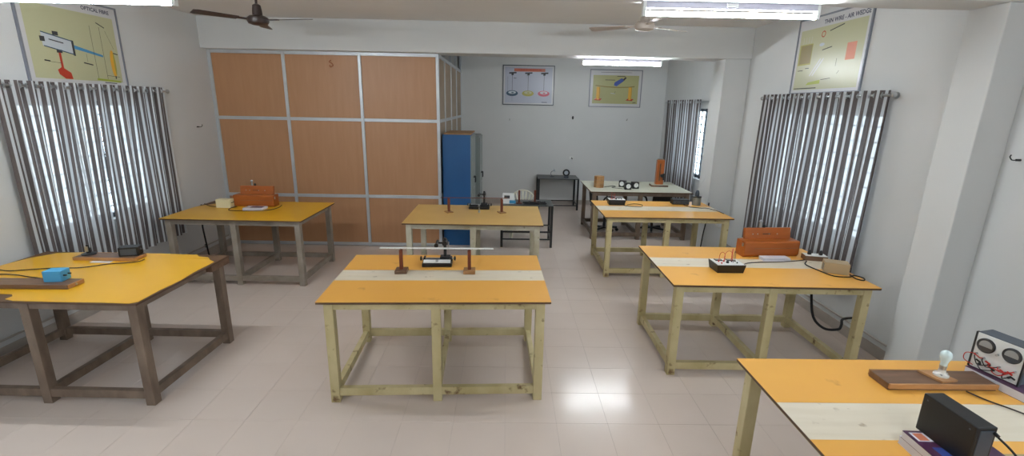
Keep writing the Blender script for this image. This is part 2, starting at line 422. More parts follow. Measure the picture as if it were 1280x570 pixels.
B(a - .07, a - .002, b - .26, b - .004, THH - .075, THH - .0195).obj('corner_block', WALNUT, t1, bevel=.003)
torn2 = [(-a, -b), (a, -b), (a, b), (-.5, b), (-.56, .42), (-.70, .36), (-.80, .22), (-a, .12)]
table('work_table', 'yellow table with taupe legs standing before the wooden partition', (-3.292, 6.043), -.012, TAUPE, LAM_Y, torn=torn2)
table('work_table', 'orange table with white strip in the middle of the room', (-.525, 3.711), .0376, PALE, LAM_O, strip=(-.115, .13))
table('work_table', 'plain tan-yellow table with pale legs in front of the blue cabinet', (-.393, 6.012), -.002, PALE_G, LAM_T)
table('work_table', 'orange table with white strip in the near right corner carrying the bulb board', (2.198, 1.873), 0, PALE, LAM_O, strip=(-.13, .135))
table('work_table', 'orange table with white strip beside the right window curtain', (2.234, 4.113), -.01, PALE, LAM_O, strip=(-.09, .165))
table('work_table', 'orange table with white strip near the pier, carrying two black boxes and a can', (2.153, 6.521), .005, PALE, LAM_O, strip=(-.135, .16))
table('work_table', 'grey-topped table with brown legs in the far bay', (2.31, 8.44), .0, BROWN, LAM_G, w=1.74, d=1.18)

# black steel stands of the far bay
def stand(label, x0, x1, y0, y1, h, bars, top):
    s = thing('steel_stand', label, 'stand', ((x0 + x1) / 2, (y0 + y1) / 2, 0))
    w, d = (x1 - x0) / 2, (y1 - y0) / 2; q = .019
    for sx in (-1, 1):
        for sy in (-1, 1): B(sx * (w - q) - q, sx * (w - q) + q, sy * (d - q) - q, sy * (d - q) + q, 0, h - .018).obj('leg', BLACKM, s, bevel=.002)
    B(-w, w, -d, d, h - .018, h).obj('stand_top', top, s, bevel=.003)
    for z in bars:
        for sy in (-1, 1): B(-w + 2 * q, w - 2 * q, sy * (d - q) - .01, sy * (d - q) + .01, z - .01, z + .01).obj('rail', BLACKM, s)
        for sx in (-1, 1): B(sx * (w - q) - .01, sx * (w - q) + .01, -d + 2 * q, d - 2 * q, z - .01, z + .01).obj('rail', BLACKM, s)
    return s
DTOP = mat('dark_stand_top', (58, 62, 62), .35)
stand('low black steel stand with apparatus behind the tan-yellow table', -.08, .76, 7.62, 8.1, .70, (.264, .136), DTOP).location.y = 7.56
stand('low black steel stand against the far wall', .70, 1.60, 10.19, 10.8, .70, (.105,), DTOP)

# blue steel cabinet and the grey one behind it
def cabinet(name, label, x0, x1, y0, y1, h, side, front, plank):
    c = thing(name, label, 'cabinet', (x0, y0, 0))
    w, d = x1 - x0, y1 - y0
    B(0, w - .02, 0, d, .0, h).obj('body', side, c, bevel=.004)
    for k in range(2):
        dr = B(w - .02, w, d * k / 2 + .004, d * (k + 1) / 2 - .004, .06, h - .02).obj('door', front, c, bevel=.003)
        y = d / 2 + (.05 if k else -.05)
        MB().rod((w, y, h * .60), (w + .03, y, h * .60), .01, 10).rod((w + .03, y, h * .60), (w + .03, y, h * .60 - .09), .009, 10).obj('door_handle', BLACKM, dr)
        MB().rod((w, y, h * .50), (w + .012, y, h * .50), .016, 12).obj('lock', STEEL, dr)
    if plank: MB().box(.02, w - .01, .02, d - .02, h, h + .02).obj('wooden_top', LWOOD, c, bevel=.003)
    return c
cabinet('steel_cabinet', 'tall blue steel cabinet at the end of the partition', -1.0, -.545, 7.40, 8.30, 1.78, BLUES, GREYS, True)
cabinet('steel_cabinet', 'grey-green steel cabinet standing behind the blue one', -1.0, -.47, 8.36, 9.2, 1.70, GREYS, GREYS, False)

# ------------------------------------------------------------------ curtains, rods
def curtain_rod(label, x, sgn, y0, y1, z):
    r = thing('curtain_rod', label, 'curtain rod', (x, (y0 + y1) / 2, z))
    h = (y1 - y0) / 2
    MB().rod((0, -h, 0), (0, h, 0), .012, 12).obj('rod', STEEL, r, smooth=True)
    for s in (-1, 1):
        MB().lathe([(.012, 0), (.022, .008), (.026, .022), (.018, .038), (.004, .044)], 14, Matrix.Translation((0, s * h, 0)) @ Matrix.Rotation(-s * PI / 2, 4, 'X')).obj('finial', STEEL, r, smooth=True)
        wx = sgn * abs(x - (XR if sgn > 0 else XL))
        MB().rod((0, s * (h - .05), 0), (wx, s * (h - .05), 0), .008, 10).rod((wx - sgn * .006, s * (h - .05), 0), (wx, s * (h - .05), 0), .03, 14).obj('bracket', STEEL, r)
def curtain(label, x, y0, y1, z0, z1, folds, flare, amp=.042, seed=1, stripes=4.4, rodz=None, group=None):
    """eyelet curtain hanging in regular folds from y0 to y1 at the rod; flare shifts the hem ends"""
    rnd = random.Random(seed)
    c = thing('curtain', label, 'curtain', (x, (y0 + y1) / 2, z0), group=group)
    cols = folds * 14; rows = 16; vs = []; fs = []; us = []
    ph = [rnd.uniform(-.5, .5) for _ in range(folds * 2 + 2)]
    am = [rnd.uniform(.6, 1.4) for _ in range(folds * 2 + 2)]
    W_ = y1 - y0; yc = (y0 + y1) / 2
    for r in range(rows + 1):
        t = r / rows; z = (z1 - z0) * (1 - t)
        for k in range(cols + 1):
            u = k / cols; f = u * folds; i = int(f * 2); fr = f * 2 - i
            pj = ph[i] * (1 - fr) + ph[min(i + 1, len(ph) - 1)] * fr; aj = am[i] * (1 - fr) + am[min(i + 1, len(am) - 1)] * fr
            y = y0 + W_ * u + pj * .07 * t + flare[0] * t * (1 - u) + flare[1] * t * u
            xx = math.sin(f * 2 * PI + pj * 1.2 * t) * amp * (1 + (aj - 1) * t) * (1 - .15 * t) + .012 * math.sin(3 * t + seed)*t
            vs.append((xx, y - yc, z)); us.append((f * stripes, t))
    for r in range(rows):
        for k in range(cols):
            q = r * (cols + 1) + k; fs.append((q, q + 1, q + cols + 2, q + cols + 1))
    me = bpy.data.meshes.new('fabric_panel'); me.from_pydata(vs, [], fs); me.update()
    ul = me.uv_layers.new(name='UVMap')
    for p in me.polygons:
        p.use_smooth = True
        for li, vi in zip(p.loop_indices, p.vertices): ul.data[li].uv = us[vi]
    me.materials.append(CURTAIN)
    o = bpy.data.objects.new('fabric_panel', me); COL.objects.link(o); o.parent = c
    # steel eyelets where the fabric crosses the rod
    for k in range(folds * 2):
        y = y0 + W_ * (k + .0) / (folds * 2) + W_ / folds / 4 * 0
        if k == 0: continue
        s_ = 1 if k % 2 else -1
        M = Matrix.Rotation(PI / 2, 4, 'X') @ Matrix.Rotation(s_ * .6, 4, 'Y')
        MB().torus((0, y - yc, z1 - z0 - .045), .021, .005, 16, 6, M).obj('eyelet', STEEL, c, smooth=True)
    return c
XCL, XCR = XL + .085, XR - .085
curtain_rod('steel curtain rod above the left window', XCL, -1, 4.10, 6.20, 2.325)
curtain('striped grey curtain, nearer half at the left window', XCL, 4.13, 5.14, .50, 2.37, 7, (.04, -.12), seed=3, amp=.036)
curtain('striped grey curtain, farther half at the left window', XCL, 5.145, 6.16, .50, 2.37, 7, (-.11, -.02), seed=5, amp=.036)
curtain_rod('steel curtain rod above the right window', XCR, 1, 4.33, 6.52, 2.39)
curtain('striped grey curtain, nearer half at the right window', XCR, 4.37, 5.60, .46, 2.435, 8, (0, .04), seed=8)
curtain('striped grey curtain, farther half at the right window', XCR, 5.61, 6.48, .46, 2.435, 7, (.02, .03), seed=11, amp=.038)
curtain_rod('steel curtain rod in the far bay', XCR, 1, 8.10, 10.42, 2.355)
curtain('striped grey curtain drawn aside in the far bay', XCR, 8.66, 10.36, .50, 2.40, 10, (-.1, -.06), seed=14)

# ------------------------------------------------------------------ posters
def poster(label, kind, origin, rz, w, h, tilt=0):
    """local frame: X right, Y out of the wall (towards viewer is -Y), Z up; origin at bottom centre on the wall"""
    p = thing('wall_poster', label, 'poster', origin, rz)
    f = MB(); q = .018; T = .022
    f.box(-w / 2, w / 2, -T, 0, 0, q).box(-w / 2, w / 2, -T, 0, h - q, h).box(-w / 2, -w / 2 + q, -T, 0, q, h - q).box(w / 2 - q, w / 2, -T, 0, q, h - q)
    f.obj('frame', PFRAME if kind != 'pendulum' else DGREY, p, bevel=.002)
    sh = B(-w / 2 + q, w / 2 - q, -.012, 0, q, h - q).obj('printed_sheet', P_WHITE, p)
    lay = [0]
    def flat(name, m, poly):
        """flat printed shape, poly in sheet coordinates (x, z)"""
        lay[0] += 1; y = -.012 - .0004 * (1 + lay[0] * .25)
        me = bpy.data.meshes.new(name); me.from_pydata([(x, y, z) for x, z in poly], [], [tuple(range(len(poly)))]); me.update(); me.materials.append(m)
        o = bpy.data.objects.new(name, me); COL.objects.link(o); o.parent = sh; return o
    def rect(name, m, x0, x1, z0, z1): return flat(name, m, [(x0, z0), (x1, z0), (x1, z1), (x0, z1)])
    def line(m, a_, b_, wd=.005):
        d = (Vector(b_) - Vector(a_)).normalized(); n = Vector((-d.y, d.x)) * wd / 2
        return flat('printed_line', m, [tuple(Vector(a_) - n), tuple(Vector(b_) - n), tuple(Vector(b_) + n), tuple(Vector(a_) + n)])
    def ell(name, m, cx, cz, rx, rz_, n=24): return flat(name, m, [(cx + rx * math.cos(2 * PI * k / n), cz + rz_ * math.sin(2 * PI * k / n)) for k in range(n)])
    def title(body, size, m, x, z, align='CENTER'):
        lay[0] += 1
        text_mesh('title', body, size, m, sh, Matrix.Translation((x, -.012 - .0004 * (1 + lay[0] * .25), z)) @ Matrix.Rotation(PI / 2, 4, 'X'), align)
    if kind == 'fibre':
        rect('printed_field', P_OLIVE, -w / 2 + .07, w / 2 - .07, .075, h - .12)
        title('OPTICAL FIBRE', .052, INKB, w / 2 - .10, h - .068, 'RIGHT')
        flat('laser_body', P_GREY, [(-.37, .37), (-.05, .32), (-.05, .45), (-.37, .50)])
        flat('laser_edge', INK, [(-.06, .31), (-.035, .306), (-.035, .45), (-.06, .455)]); rect('laser_knob', INK, -.39, -.34, .41, .455); rect('laser_knob', INK, -.25, -.19, .48, .515); rect('laser_foot', INK, -.24, -.18, .32, .35)
        flat('laser_rim', P_TEAL, [(-.37, .49), (-.05, .44), (-.05, .45), (-.37, .50)]); flat('laser_rim', P_TEAL, [(-.36, .365), (-.05, .315), (-.05, .325), (-.36, .375)])
        line(INK, (-.30, .435), (-.15, .415), .01)
        flat('light_beam', P_BLUE, [(-.035, .375), (.30, .325), (.30, .345), (-.035, .41)])
        rect('stand_rod', P_RED, -.225, -.20, .17, .32); flat('stand_foot', P_RED, [(-.27, .16), (-.22, .19), (-.13, .14), (-.12, .08), (-.20, .08), (-.26, .12)])
        for xx in (.19, .31): line(INK, (xx, .10), (xx, .63), .004)
        line(INK, (.31, .14), (.48, .13), .004); line(INK, (.28, .67), (.38, .63), .01); line(INK, (.38, .60), (.46, .42), .003)
        ell('screen_disc', P_ORANGE, .42, .27, .035, .14); ell('screen_shine', P_GOLD, .44, .27, .012, .12); rect('screen_foot', INK, .415, .43, .11, .14); line(INK, (.44, .38), (.5, .37), .01)
        line(INK, (.04, .25), (.15, .235), .012); line(INK, (-.39, .24), (-.33, .235), .012); line(INK, (-.33, .23), (-.21, .225), .003); line(INK, (.09, .34), (.09, .26), .003)
        flat('printed_band', P_GREEN, [(.17, .085), (.48, .07), (.48, .09), (.17, .105)]); line(INK, (.26, .055 + .01), (.42, .05 + .01), .008)
    elif kind == 'wedge':
        rect('printed_field', P_OLIVE, -w / 2 + .06, w / 2 - .06, .05, h - .13)
        title('THIN WIRE - AIR WEDGE', .062, INKB, w / 2 - .045, h - .085, 'RIGHT')
        rect('hatched_block', P_GOLD, -.52, -.28, .33, .56); rect('hatched_block', P_BROWN, -.50, -.29, .345, .55)
        for k in range(4): line(P_WHITE, (-.47 + .05 * k, .57), (-.47 + .05 * k, .64), .006)
        rect('eyepiece', P_SALM, .30, .44, .33, .50)
        ell('eye_mark', P_RED, -.12, .64, .035, .035); ell('eye_mark', P_OLIVE, -.12, .64, .024, .024); line(INK, (-.02, .66), (.2, .70), .01); line(INK, (-.1, .47), (.06, .49), .01)
        for dx in (0, .05): line(P_WHITE, (-.26 + dx, .20), (-.10 + dx, .38), .014)
        ell('lens_mark', P_GREY, -.12, .53, .045, .018); line(INK, (.17, .28), (.17, .36), .005); line(INK, (.21, .2), (.24, .23), .005)
        flat('wedge_plate', P_GREEN, [(-.26, .13), (-.05, .15), (-.05, .11), (-.30, .10)]); line(INK, (-.04, .15), (.12, .16), .006)
        line(INK, (-.50, .27), (-.40, .27), .008); line(INK, (-.36, .29), (-.29, .29), .008); line(INK, (-.52, .065), (-.10, .065), .01)
    elif kind == 'pendulum':
        rect('printed_field', P_LILAC, -w / 2 + .05, w / 2 - .05, .045, h - .045)
        rect('banner', P_BANNER, -.32, .36, h - .135, h - .07); title('TORSION PENDULUM', .052, P_RED, .02, h - .103)
        for k, m_ in enumerate((P_TEAL, P_GOLD, P_PINK)):
            x = -.36 + .35 * k
            flat('clamp', INK, [(x - .07, .66), (x + .09, .67), (x + .09, .70), (x - .07, .69)]); flat('clamp_head', INK, [(x - .02, .63), (x + .03, .635), (x + .03, .70), (x - .02, .69)])
            line(INK, (x, .64), (x, .28), .007)
            ell('disc', m_, x, .25, .13, .062); ell('disc_top', P_GREY if k != 1 else P_OLIVE, x, .268, .085, .03); ell('disc_hub', m_, x + .01, .262, .03, .014)
        line(INK, (-.46, .6), (-.46, .28), .003); line(INK, (-.36, .18), (-.36, .08), .003); line(INK, (-.33, .57), (-.27, .57), .01); line(INK, (.30, .065), (.42, .065), .012)
    else:
        rect('printed_field', P_OLIVE2, -w / 2 + .075, w / 2 - .075, .075, h - .12)
        line(INK, (-.34, h - .06), (.34, h - .06), .006); line(INK, (.02, h - .14), (.2, h - .14), .012); line(INK, (-.24, h - .22), (-.02, h - .22), .012)
        flat('bent_beam', P_BROWN, [(-.45, .45), (-.2, .425), (.05, .415), (.3, .425), (.42, .44), (.42, .46), (.3, .445), (.05, .437), (-.2, .445), (-.45, .47)])
        for x in (-.38, .33): rect('column', P_ORANGE, x - .04, x + .04, .18, .43); rect('column_edge', P_BROWN, x + .025, x + .033, .18, .43); flat('column_foot', P_RED, [(x - .09, .15), (x - .04, .19), (x + .09, .18), (x + .05, .14)]); ell('foot_disc', P_ORANGE, x, .175, .03, .015)
        flat('microscope', P_NAVY, [(-.04, .47), (.02, .45), (.17, .56), (.18, .60), (.12, .62), (-.03, .53)]); flat('eyepiece', INK, [(.15, .59), (.18, .57), (.23, .63), (.20, .65)])
        line(P_GREY, (-.1, .30), (.0, .29), .01); line(INK, (-.02, .29), (-.0, .34), .006); line(INK, (.40, .10), (.47, .11), .012)
    return p
poster('framed optical fibre poster above the left curtains', 'fibre', (XL, 5.115, 2.33), PI / 2, 1.16, .86)
poster('framed air wedge poster above the right curtains', 'wedge', (XR, 5.45, 2.43), -PI / 2, 1.20, .85)
poster('pendulum poster with three hanging discs on the far wall', 'pendulum', (.46, YF, 2.245), .004, 1.14, .845)
poster('olive bent beam poster below the tube light on the far wall', 'beam', (2.39, YF, 2.235), .004, 1.16, .80)

# ------------------------------------------------------------------ lights and fans
def tube_light(label, x0, x1, y, z):
    t = thing('tube_light', label, 'light', ((x0 + x1) / 2, y, z), group='fluorescent tube lights under the beams')
    h = (x1 - x0) / 2
    B(-h, h, -.02, .02, -.045, 0).obj('batten', BATTEN, t, bevel=.004)
    MB().rod((-h + .015, 0, -.078), (h - .015, 0, -.078), .0155, 14).obj('tube', TUBE, t, smooth=True)
    for s in (-1, 1): B(s * (h - .011) - .012, s * (h - .011) + .012, -.021, .021, -.098, 0.0).obj('lamp_holder', WHITEP, t, bevel=.004)
    B(-.04, .04, -.026, .026, -.03, -.008).obj('clip', WHITEP, t, bevel=.003)
tube_light('lit tube light in front of the air wedge poster', .93, 2.17, 3.545, NBZ)
tube_light('lit tube light in front of the left optical fibre poster', -3.52, -2.29, 3.545, NBZ)
tube_light('lit tube light above the olive beam poster', 1.11, 2.32, 7.47, MBZ)
tube_light('tube light on the rear beam, right side', .93, 2.17, -.4, NBZ)
tube_light('tube light on the rear beam, left side', -3.52, -2.29, -.4, NBZ)

def fan(label, loc, rz, m, rodm):
    f = thing('ceiling_fan', label, 'fan', loc, rz)      # origin at the motor centre
    top = ZC - loc[2]
    MB().rod((0, 0, .10), (0, 0, top), .013, 10).obj('down_rod', rodm, f, smooth=True)
    MB().lathe([(.015, top - .09), (.05, top - .06), (.055, top)], 18).obj('canopy', rodm, f, smooth=True)
    MB().lathe([(.016, .16), (.04, .145), (.048, .09), (.05, .05), (.03, .04)], 18).obj('shackle_cover', rodm, f, smooth=True)
    MB().lathe([(.03, .05), (.078, .04), (.104, .02), (.108, -.01), (.096, -.035), (.055, -.05), (.01, -.052)], 26).obj('motor', m, f, smooth=True)
    for k in range(3):
        A = Matrix.Rotation(k * 2 * PI / 3, 4, 'Z') @ Matrix.Rotation(.16, 4, 'X')
        bl = MB().prism([(.20, -.05), (.58, -.065), (.61, -.05), (.61, .05), (.57, .065), (.20, .045)], -.003, .003, A).obj('blade', m, f)
        MB().box(.10, .24, -.018, .018, -.006, .006, Matrix.Rotation(k * 2 * PI / 3, 4, 'Z') @ Matrix.Rotation(.10, 4, 'X')).obj('blade_arm', m, bl)
fan('dark brown ceiling fan above the partition side', (-2.655, 5.4, 3.06), -.2, FANB, FANB)
fan('pale ceiling fan beside the right tube light', (1.455, 5.4, 3.085), PI / 6, FANW, FANW)

# ------------------------------------------------------------------ table-top objects
TT = THH
def cable(name, label, pts, r=.004, m=RUBBER, cat='cable'): return tag(MB().tube(pts, r).obj(name, m, smooth=True), label, cat)
ZR = TT + .0056
# -- metre scale on two wooden stands
def knife_stand(label, loc, rz, base_m, post_m, h, bw=.10, base_t=.028):
    s = thing('wooden_stand', label, 'stand', loc, rz)
    B(-bw / 2, bw / 2, -.055, .055, 0, base_t).obj('base', base_m, s, bevel=.003)
    B(-.014, .014, -.014, .014, base_t, h).obj('post', post_m, s, bevel=.002)
    MB().prism([(-.014, 0), (.014, 0), (0, .012)], -.014, .014, Matrix.Translation((0, 0, h)) @ Matrix.Rotation(PI / 2, 4, 'X')).obj('knife_edge', post_m, s)
yS = 3.785
knife_stand('brown wooden stand under the left end of the white metre scale', (-.876, 3.78, TT), .05, WALNUT, REDWOOD, .196)
knife_stand('wooden stand with pale base under the right end of the white scale', (-.302, 3.795, TT), .03, LWOOD, REDWOOD, .196)
sc = thing('metre_scale', 'white metre scale laid across two wooden stands', 'scale', (-.575, 3.79, TT + .2085), .02)
B(-.475, .475, -.014, .014, 0, .007).obj('scale_bar', WHITEP, sc, bevel=.001)
for k in range(19): B(-.45 + k * .05, -.4485 + k * .05, -.0142, -.0138, .001, .006).obj('graduation', INK, sc)
# -- travelling microscope
def microscope(label, loc, rz, k=1.0, bright=True):
    m = thing('travelling_microscope', label, 'microscope', loc, rz)
    w = .13 * k
    MB().prism([(-w, -.085), (w, -.085), (w, .085), (-w, .085)], 0, .034).obj('base', BLACK, m, bevel=.006)
    if bright: MB().box(-w + .012, w - .012, -.02, .02, 0, .004, Matrix.Translation((0, -.062, .046)) @ Matrix.Rotation(.45, 4, 'X')).obj('scale_plate', WHITEP, m)
    MB().rod((-w - .02, .03, .045), (w + .02, .03, .045), .008, 10).obj('lead_screw', STEEL, m, smooth=True)
    for s in (-1, 1):
        MB().lathe([(.006, 0), (.02, .002), (.02, .014), (.006, .018)], 16, Matrix.Translation((s * (w + .012), .03, .045)) @ Matrix.Rotation(s * PI / 2, 4, 'Y')).obj('knob', BLACKM, m, smooth=True)
        B(s * (w - .012) - .008, s * (w - .012) + .008, .0, .06, .03, .06).obj('end_block', BLACKM, m, bevel=.002)
    B(-w, w, -.02, -.008, .034, .052).obj('guide_rail', BLACKM, m, bevel=.002)
    B(.02, .11, -.01, .07, .052, .068).obj('carriage', BLACKM, m, bevel=.003)
    B(.052, .078, .018, .044, .068, .235).obj('column', BLACKM, m, bevel=.003)
    MB().rod((.065, -.02, .196), (.065, .07, .196), .022, 16).obj('slide_block', BLACKM, m, smooth=True)
    MB().rod((.095, .03, .20), (.095, .03, .15), .006, 8).obj('vernier', STEEL, m)
    tu = MB().rod((-.005, -.04, .19), (-.005, .09, .19), .013, 14).obj('telescope', BLACKM, m, smooth=True)
    MB().rod((-.005, -.06, .19), (-.005, -.04, .19), .018, 14).obj('eyepiece', BLACKM, tu, smooth=True)
    MB().rod((-.005, .03, .19), (.065, .03, .19), .008, 10).obj('arm', BLACKM, m)
    B(-.012, .012, -.07, -.05, .034, .060).obj('vernier_clip', STEEL, m, bevel=.002)
    return m
microscope('black travelling microscope with bright scale plate on the middle table', (-.60, 3.995, TT), .045, 1.0)
microscope('black travelling microscope on the plain tan-yellow table', (-.365, 6.37, TT), -.01, 1.08, False)
# -- reddish rod on two stands
knife_stand('slim brown stand under the left end of the reddish rod', (-.753, 6.09, TT), .5, LWOOD, REDWOOD, .18, .09, .012)
knife_stand('slim brown stand under the right end of the reddish rod', (-.054, 6.115, TT), .4, LWOOD, REDWOOD, .18, .09, .012)
tag(MB().bar((-.86, 6.088, TT + .196), (.02, 6.117, TT + .196), .012, .008).obj('wooden_rod', REDWOOD, bevel=.001), 'thin reddish wooden rod laid across two slim stands', 'rod')
ww = thing('slotted_weight', 'small steel weight below the reddish rod', 'weight', (-.352, 6.10, TT))
MB().lathe([(.014, 0), (.014, .03), (.005, .033), (.004, .05), (.008, .052), (.008, .056)], 14).obj('weight_body', STEEL, ww, smooth=True)
MB().torus((0, 0, .062), .007, .002, 12, 6, Matrix.Rotation(PI / 2, 4, 'X')).obj('hook', STEEL, ww)

# -- teak resistance boxes
def teak_box(label, loc, rz, w, studs=True):
    t = thing('resistance_box', label, 'wooden box', loc, rz)
    prof = [(0, .025), (.02, 0), (.15, 0), (.15, .155), (.012, .155), (0, .14)]           # (depth, z)
    v = []; n = len(prof)
    for x in (-w / 2, w / 2): v += [(x, y, z) for y, z in prof]
    MB().add(v, [tuple(range(n)), tuple(range(n, 2 * n))[::-1]] + [(i, (i + 1) % n, n + (i + 1) % n, n + i) for i in range(n)]).obj('body', TEAK, t, bevel=.003)
    B(-w / 2 + .10, w / 2 - .015, -.0012, .004, .086, .089).obj('seam', BROWN, t)
    MB().box(-w / 2 + .05, w / 2 - .04, 0, .035, 0, .112, Matrix.Translation((0, .10, .155)) @ Matrix.Rotation(-.14, 4, 'X')).obj('lid', TEAK, t, bevel=.003)
    if studs:
        for k in range(4): MB().lathe([(.006, 0), (.006, .004)], 8, Matrix.Translation((-w / 2 + .13 + k * (.05 + .035 * (k > 1)), .108, .205)) @ Matrix.Rotation(PI / 2 - .14, 4, 'X')).obj('stud', STEEL, t)
        B(-.05, .03, .103, .1075, .203, .209).obj('slot', BLACKM, t)
    MB().rod((-w * .12, .135, .26), (-w * .12, .135, .318), .009, 10).lathe([(.014, 0), (.018, .006), (.014, .02), (.004, .024)], 12, Matrix.Translation((-w * .12, .135, .318))).obj('terminal', STEEL, t, smooth=True)
    MB().lathe([(.012, 0), (.016, .012), (.01, .034)], 12, Matrix.Translation((-w * .05, .135, .262))).obj('terminal', BLACKM, t, smooth=True)
    for s in (-1, 1): B(s * w / 2 - .002, s * w / 2 + .002, .03, .055, .10, .135).obj('hinge', STEEL, t)
    return t
teak_box('orange teak resistance box with raised lid by the right curtain', (2.60, 4.35, TT), .09, .565)
teak_box('orange teak resistance box with raised lid before the partition', (-3.39, 6.23, TT), -.01, .54)

# -- books
def book(label, loc, rz, w, d, h, cover, n_=1, z0=0):
    bk = thing('book', label, 'book', loc, rz)
    B(-w / 2, w / 2 - .004, -d / 2 + .003, d / 2 - .003, .002, h - .002).obj('pages', PAPER, bk)
    B(-w / 2, w / 2, -d / 2, d / 2, h - .002, h).obj('front_cover', cover, bk); B(-w / 2, w / 2, -d / 2, d / 2, 0, .002).obj('back_cover', cover, bk)
    B(w / 2 - .004, w / 2, -d / 2, d / 2, .002, h - .002).obj('spine', cover, bk)
    return bk
book('white booklet in front of the right teak box', (2.585, 4.265, TT), .03, .26, .09, .028, COVERW)
bk2 = book('white book with purple cover print before the left teak box', (-3.30, 6.09, TT), .0, .25, .16, .026, COVERW)
B(-.06, .10, -.03, .06, .0262, .0268).obj('cover_print', PURPLE, bk2)

# -- adapters and small boxes
def adapter(label, loc, rz, w, d, h, m, vents=True):
    q = thing('power_adapter', label, 'power adapter', loc, rz)
    MB().cbox((0, 0, h / 2), (w, d, h)).obj('case', m, q, bevel=.008)
    if vents:
        for k in range(4): B(-w / 2 - .0008, -w / 2 + .001, -d / 2 + .02 + k * .018, -d / 2 + .028 + k * .018, .02, h - .02).obj('vent', DGREY, q)
    for s in (-1, 1): MB().rod((w / 2, s * d * .2, h * .6), (w / 2 + .018, s * d * .2, h * .6), .005, 8).obj('pin', BLACKM, q)
    B(w / 2 - .001, w / 2 + .0015, -d / 2 + .01, d / 2 - .01, .012, h - .012).obj('end_plate', m, q)
    return q
adapter('beige power adapter with looped cord on the right window table', (2.945, 3.935, TT), -.45, .19, .13, .10, BEIGEP)
adapter('cream power adapter beside the left teak box', (-3.735, 6.17, TT), 0, .19, .10, .115, CREAMP)
sk = thing('socket_board', 'small wooden socket board with black plugs beside the beige adapter', 'socket', (2.985, 4.29, TT), -.2)
B(-.10, .10, -.05, .05, 0, .045).obj('box', WALNUT, sk, bevel=.003); B(-.096, .096, -.046, .046, .045, .05).obj('cover_plate', WHITEP, sk, bevel=.001)
for x in (-.05, .05): MB().lathe([(.016, 0), (.018, .01), (.014, .03), (.006, .045)], 12, Matrix.Translation((x, 0, .05))).obj('plug', BLACKM, sk, smooth=True)

# -- black instrument box with white panel, meters and leads
def lead(parent, p, q, h, m, r=.0022):
    p = Vector(p); q = Vector(q)
    return MB().tube([p, p + (q - p) * .08 + Vector((0, 0, h * .75)), (p + q) / 2 + Vector((0, 0, h)), q + (p - q) * .08 + Vector((0, 0, h * .75)), q], r, 6).obj('lead', m, parent, smooth=True)
def trainer(label, loc, rz, w, d, h, leads):
    t = thing('circuit_trainer', label, 'instrument', loc, rz)
    f = MB()
    x, y = w / 2, d / 2; i = .012
    f.add([(-x + i, -y + i, 0), (x - i, -y + i, 0), (x - i, y - i, 0), (-x + i, y - i, 0), (-x, -y, h), (x, -y, h), (x, y, h), (-x, y, h)], [(3, 2, 1, 0), (4, 5, 6, 7), (0, 1, 5, 4), (1, 2, 6, 5), (2, 3, 7, 6), (3, 0, 4, 7)])
    f.obj('case', BLACK, t, bevel=.003)
    pn = B(-x + .008, x - .008, -y + .008, y - .008, h - .002, h + .003).obj('panel', WHITEP, t)
    for k, (px, py) in enumerate(((-.06, .045), (.045, .045))):
        B(px - .032, px + .032, py - .024, py + .024, h + .003, h + .009).obj('meter_rim', BLACKM, pn, bevel=.002)
        B(px - .024, px + .024, py - .005, py + .018, h + .009, h + .0095).obj('meter_face', DIAL, pn)
    MB().lathe([(.013, 0), (.011, .016), (.003, .017)], 14, Matrix.Translation((-.01, -.03, h + .003))).obj('knob', BLACKM, t, smooth=True)
    for px, py in ((-.075, 0), (-.03, .005), (.04, 0), (.075, .01), (.07, -.04), (-.07, -.05)):
        MB().lathe([(.006, 0), (.006, .008), (.003, .012)], 10, Matrix.Translation((px * w / .25, py * d / .19, h + .003))).obj('terminal', RED if px < 0 else BLACKM, t)
    for p, q, hh, m in leads: lead(t, p, q, hh, m)
    return t
T_ = h_ = .072
trainer('black circuit box with looping red leads on the right window table', (1.975, 3.95, TT), .02, .255, .19, .075,
        [((-.065, .02, .078), (-.02, .005, .078), .085, RED), ((-.03, .0, .078), (.045, .0, .078), .10, RED), ((.04, .01, .078), (.065, .045, .078), .115, RED), ((.075, .01, .078), (.045, -.02, .078), .10, CABLEB)])
trainer('black circuit box with short leads on the pier table', (1.63, 6.81, TT), -.03, .25, .18, .078,
        [((-.065, .02, .08), (-.06, .05, .08), .09, RED), ((-.02, .0, .08), (-.03, .05, .08), .07, RED)])
b2 = thing('black_instrument_box', 'low closed black box beside the can on the pier table', 'instrument', (2.61, 6.91, TT), -.02)
MB().cbox((0, 0, .036), (.245, .13, .072)).obj('case', BLACK, b2, bevel=.006); B(-.115, .115, -.0665, -.064, .012, .06).obj('front_plate', DGREY, b2)
for x in (-.07, 0, .07): MB().rod((x, -.0665, .036), (x, -.075, .036), .008, 10).obj('terminal', BLACKM, b2)
cn = thing('tin_can', 'round grey calorimeter can with dark lid on the pier table', 'can', (2.835, 6.84, TT))
MB().lathe([(.058, 0), (.062, .004), (.062, .118), (.065, .12), (.065, .125), (.058, .125), (.056, .02), (.0, .02)], 26, cap=False).obj('can_body', TIN, cn, smooth=True)
MB().lathe([(.066, .118), (.066, .134), (.02, .138)], 26).obj('lid', BLACKM, cn, smooth=True)
MB().lathe([(.028, .136), (.03, .18), (.02, .215), (.008, .225)], 16).obj('stopper', DGREY, cn, smooth=True)
MB().rod((.0, 0, .22), (.10, .03, .40), .002, 6).obj('stirrer', STEEL, cn)
